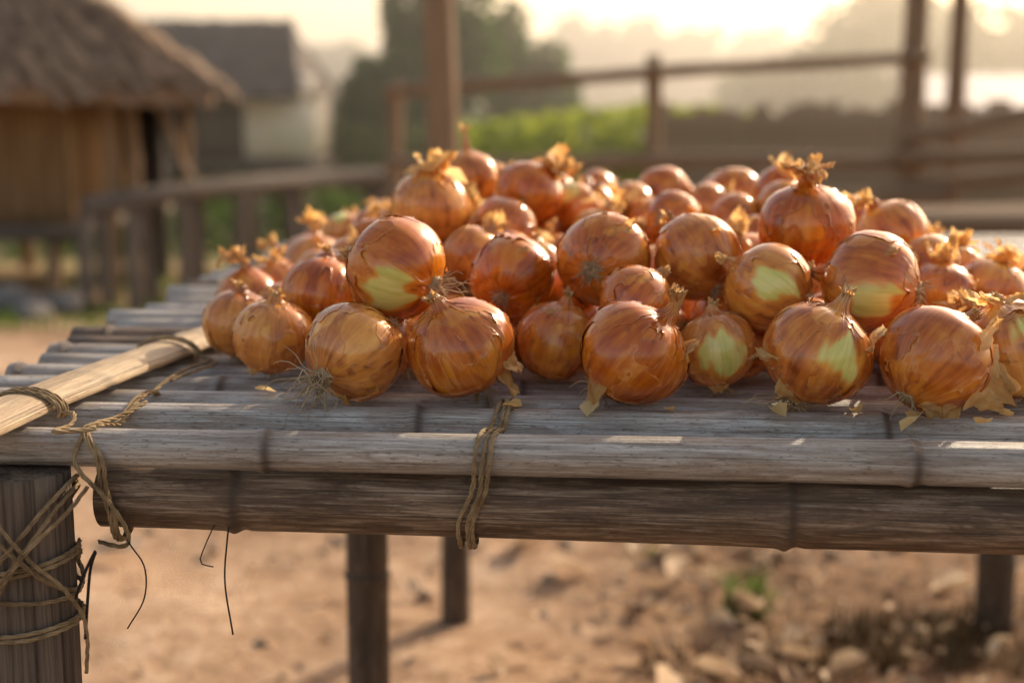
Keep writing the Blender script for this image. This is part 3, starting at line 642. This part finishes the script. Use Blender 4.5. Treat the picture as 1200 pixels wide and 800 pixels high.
belt('distant_tree_line',M_far,-60,75,90,lambda x:4.6+.8*math.sin(x*.2),14000,1.2,6)
belt('distant_tree_line',M_far,7,36,46,lambda x:2.6+1.9*smooth(8,12,x)+.5*math.sin(x*.7),6500,.6,4)
belt('distant_tree_line',M_far,-26,-10,50,lambda x:3.6,3000,.7,3)
belt('crop_plants',M_crop,-.6,3.4,16,lambda x:1.3,3800,.16,1.2)
belt('hedge',M_shrub,-5.0,-.9,19.5,lambda x:1.2,3800,.19,.5)
mb=MB()
for (x,y,r,n) in ((-1.9,14.5,.6,500),(-3.2,14.2,.9,600),(-4.3,13.8,.7,350),(-1.0,15,.7,400)):
    for k in range(n):
        a=random.uniform(0,6.28); q=r*random.random()**.5; leafcard(mb,(x+q*math.cos(a),y+q*math.sin(a)*.6,-.62+random.random()*.9*(1-q/r*.5)),random.uniform(.07,.16),.8,0,.4,False)
mb.obj('shrub',[M_shrub],None,False)
mb=MB()
for k in range(260):
    x=random.uniform(-3.6,-1.2); y=random.uniform(7.6,11.5); blades(mb,x,y,.12,7,.12,0,.008)
mb.obj('grass_patch',[M_shrub],None,False)
mb=MB()
for k in range(9): rock(mb,(-3.3+random.uniform(-.5,.5),8.9+random.uniform(-.4,.4),-.32),random.uniform(.08,.2))
mb.obj('stone_heap',[simple('grey_stone',(.15,.135,.12),(.30,.27,.25),8,.9)])
# ------------------------------------------------------------------ haze (real air volume low over the fields)
mb=MB(); box(mb,(-120,11,-3),(120,240,6)); hz=mb.obj('background_haze',[],None,False)
hm=bpy.data.materials.new('morning_haze'); hm.use_nodes=True; tn=hm.node_tree; tn.nodes.remove(tn.nodes['Principled BSDF'])
vs=tn.nodes.new('ShaderNodeVolumeScatter'); vs.inputs['Color'].default_value=(1,.94,.84,1); vs.inputs['Density'].default_value=.0125; vs.inputs['Anisotropy'].default_value=.72
tn.links.new(vs.outputs[0],tn.nodes['Material Output'].inputs['Volume']); hz.data.materials.append(hm)
# ------------------------------------------------------------------ light, world, camera
EL,AZ=math.radians(27),math.radians(38)
sd_=Vector((math.cos(EL)*math.sin(AZ),math.cos(EL)*math.cos(AZ),math.sin(EL)))
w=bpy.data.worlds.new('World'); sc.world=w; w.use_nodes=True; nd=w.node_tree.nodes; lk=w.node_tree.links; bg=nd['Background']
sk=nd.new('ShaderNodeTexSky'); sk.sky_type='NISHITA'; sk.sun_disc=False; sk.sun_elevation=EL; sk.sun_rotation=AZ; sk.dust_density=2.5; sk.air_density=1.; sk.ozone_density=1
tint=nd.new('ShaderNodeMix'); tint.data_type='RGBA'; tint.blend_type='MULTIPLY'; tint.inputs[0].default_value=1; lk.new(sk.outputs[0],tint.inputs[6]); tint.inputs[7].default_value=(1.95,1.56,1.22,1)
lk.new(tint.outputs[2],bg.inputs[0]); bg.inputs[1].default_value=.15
l=bpy.data.lights.new('sun','SUN'); l.energy=5; l.angle=math.radians(.6); l.color=(1,.84,.62); lo=bpy.data.objects.new('sun',l); sc.collection.objects.link(lo)
lo.rotation_mode='QUATERNION'; lo.rotation_quaternion=sd_.to_track_quat('Z','Y'); lo.location=(5,8,6)
cam=bpy.data.cameras.new('camera'); co=bpy.data.objects.new('camera',cam); sc.collection.objects.link(co); sc.camera=co
cam.lens=50; cam.sensor_width=36; cam.clip_start=.05; cam.clip_end=1500
co.location=(0,0,.99); co.rotation_euler=(math.radians(90-9.87),0,0)
cam.dof.use_dof=True; cam.dof.focus_distance=1.06; cam.dof.aperture_fstop=3.4
sc.view_settings.view_transform='Standard'; sc.view_settings.look='None'; sc.view_settings.exposure=0
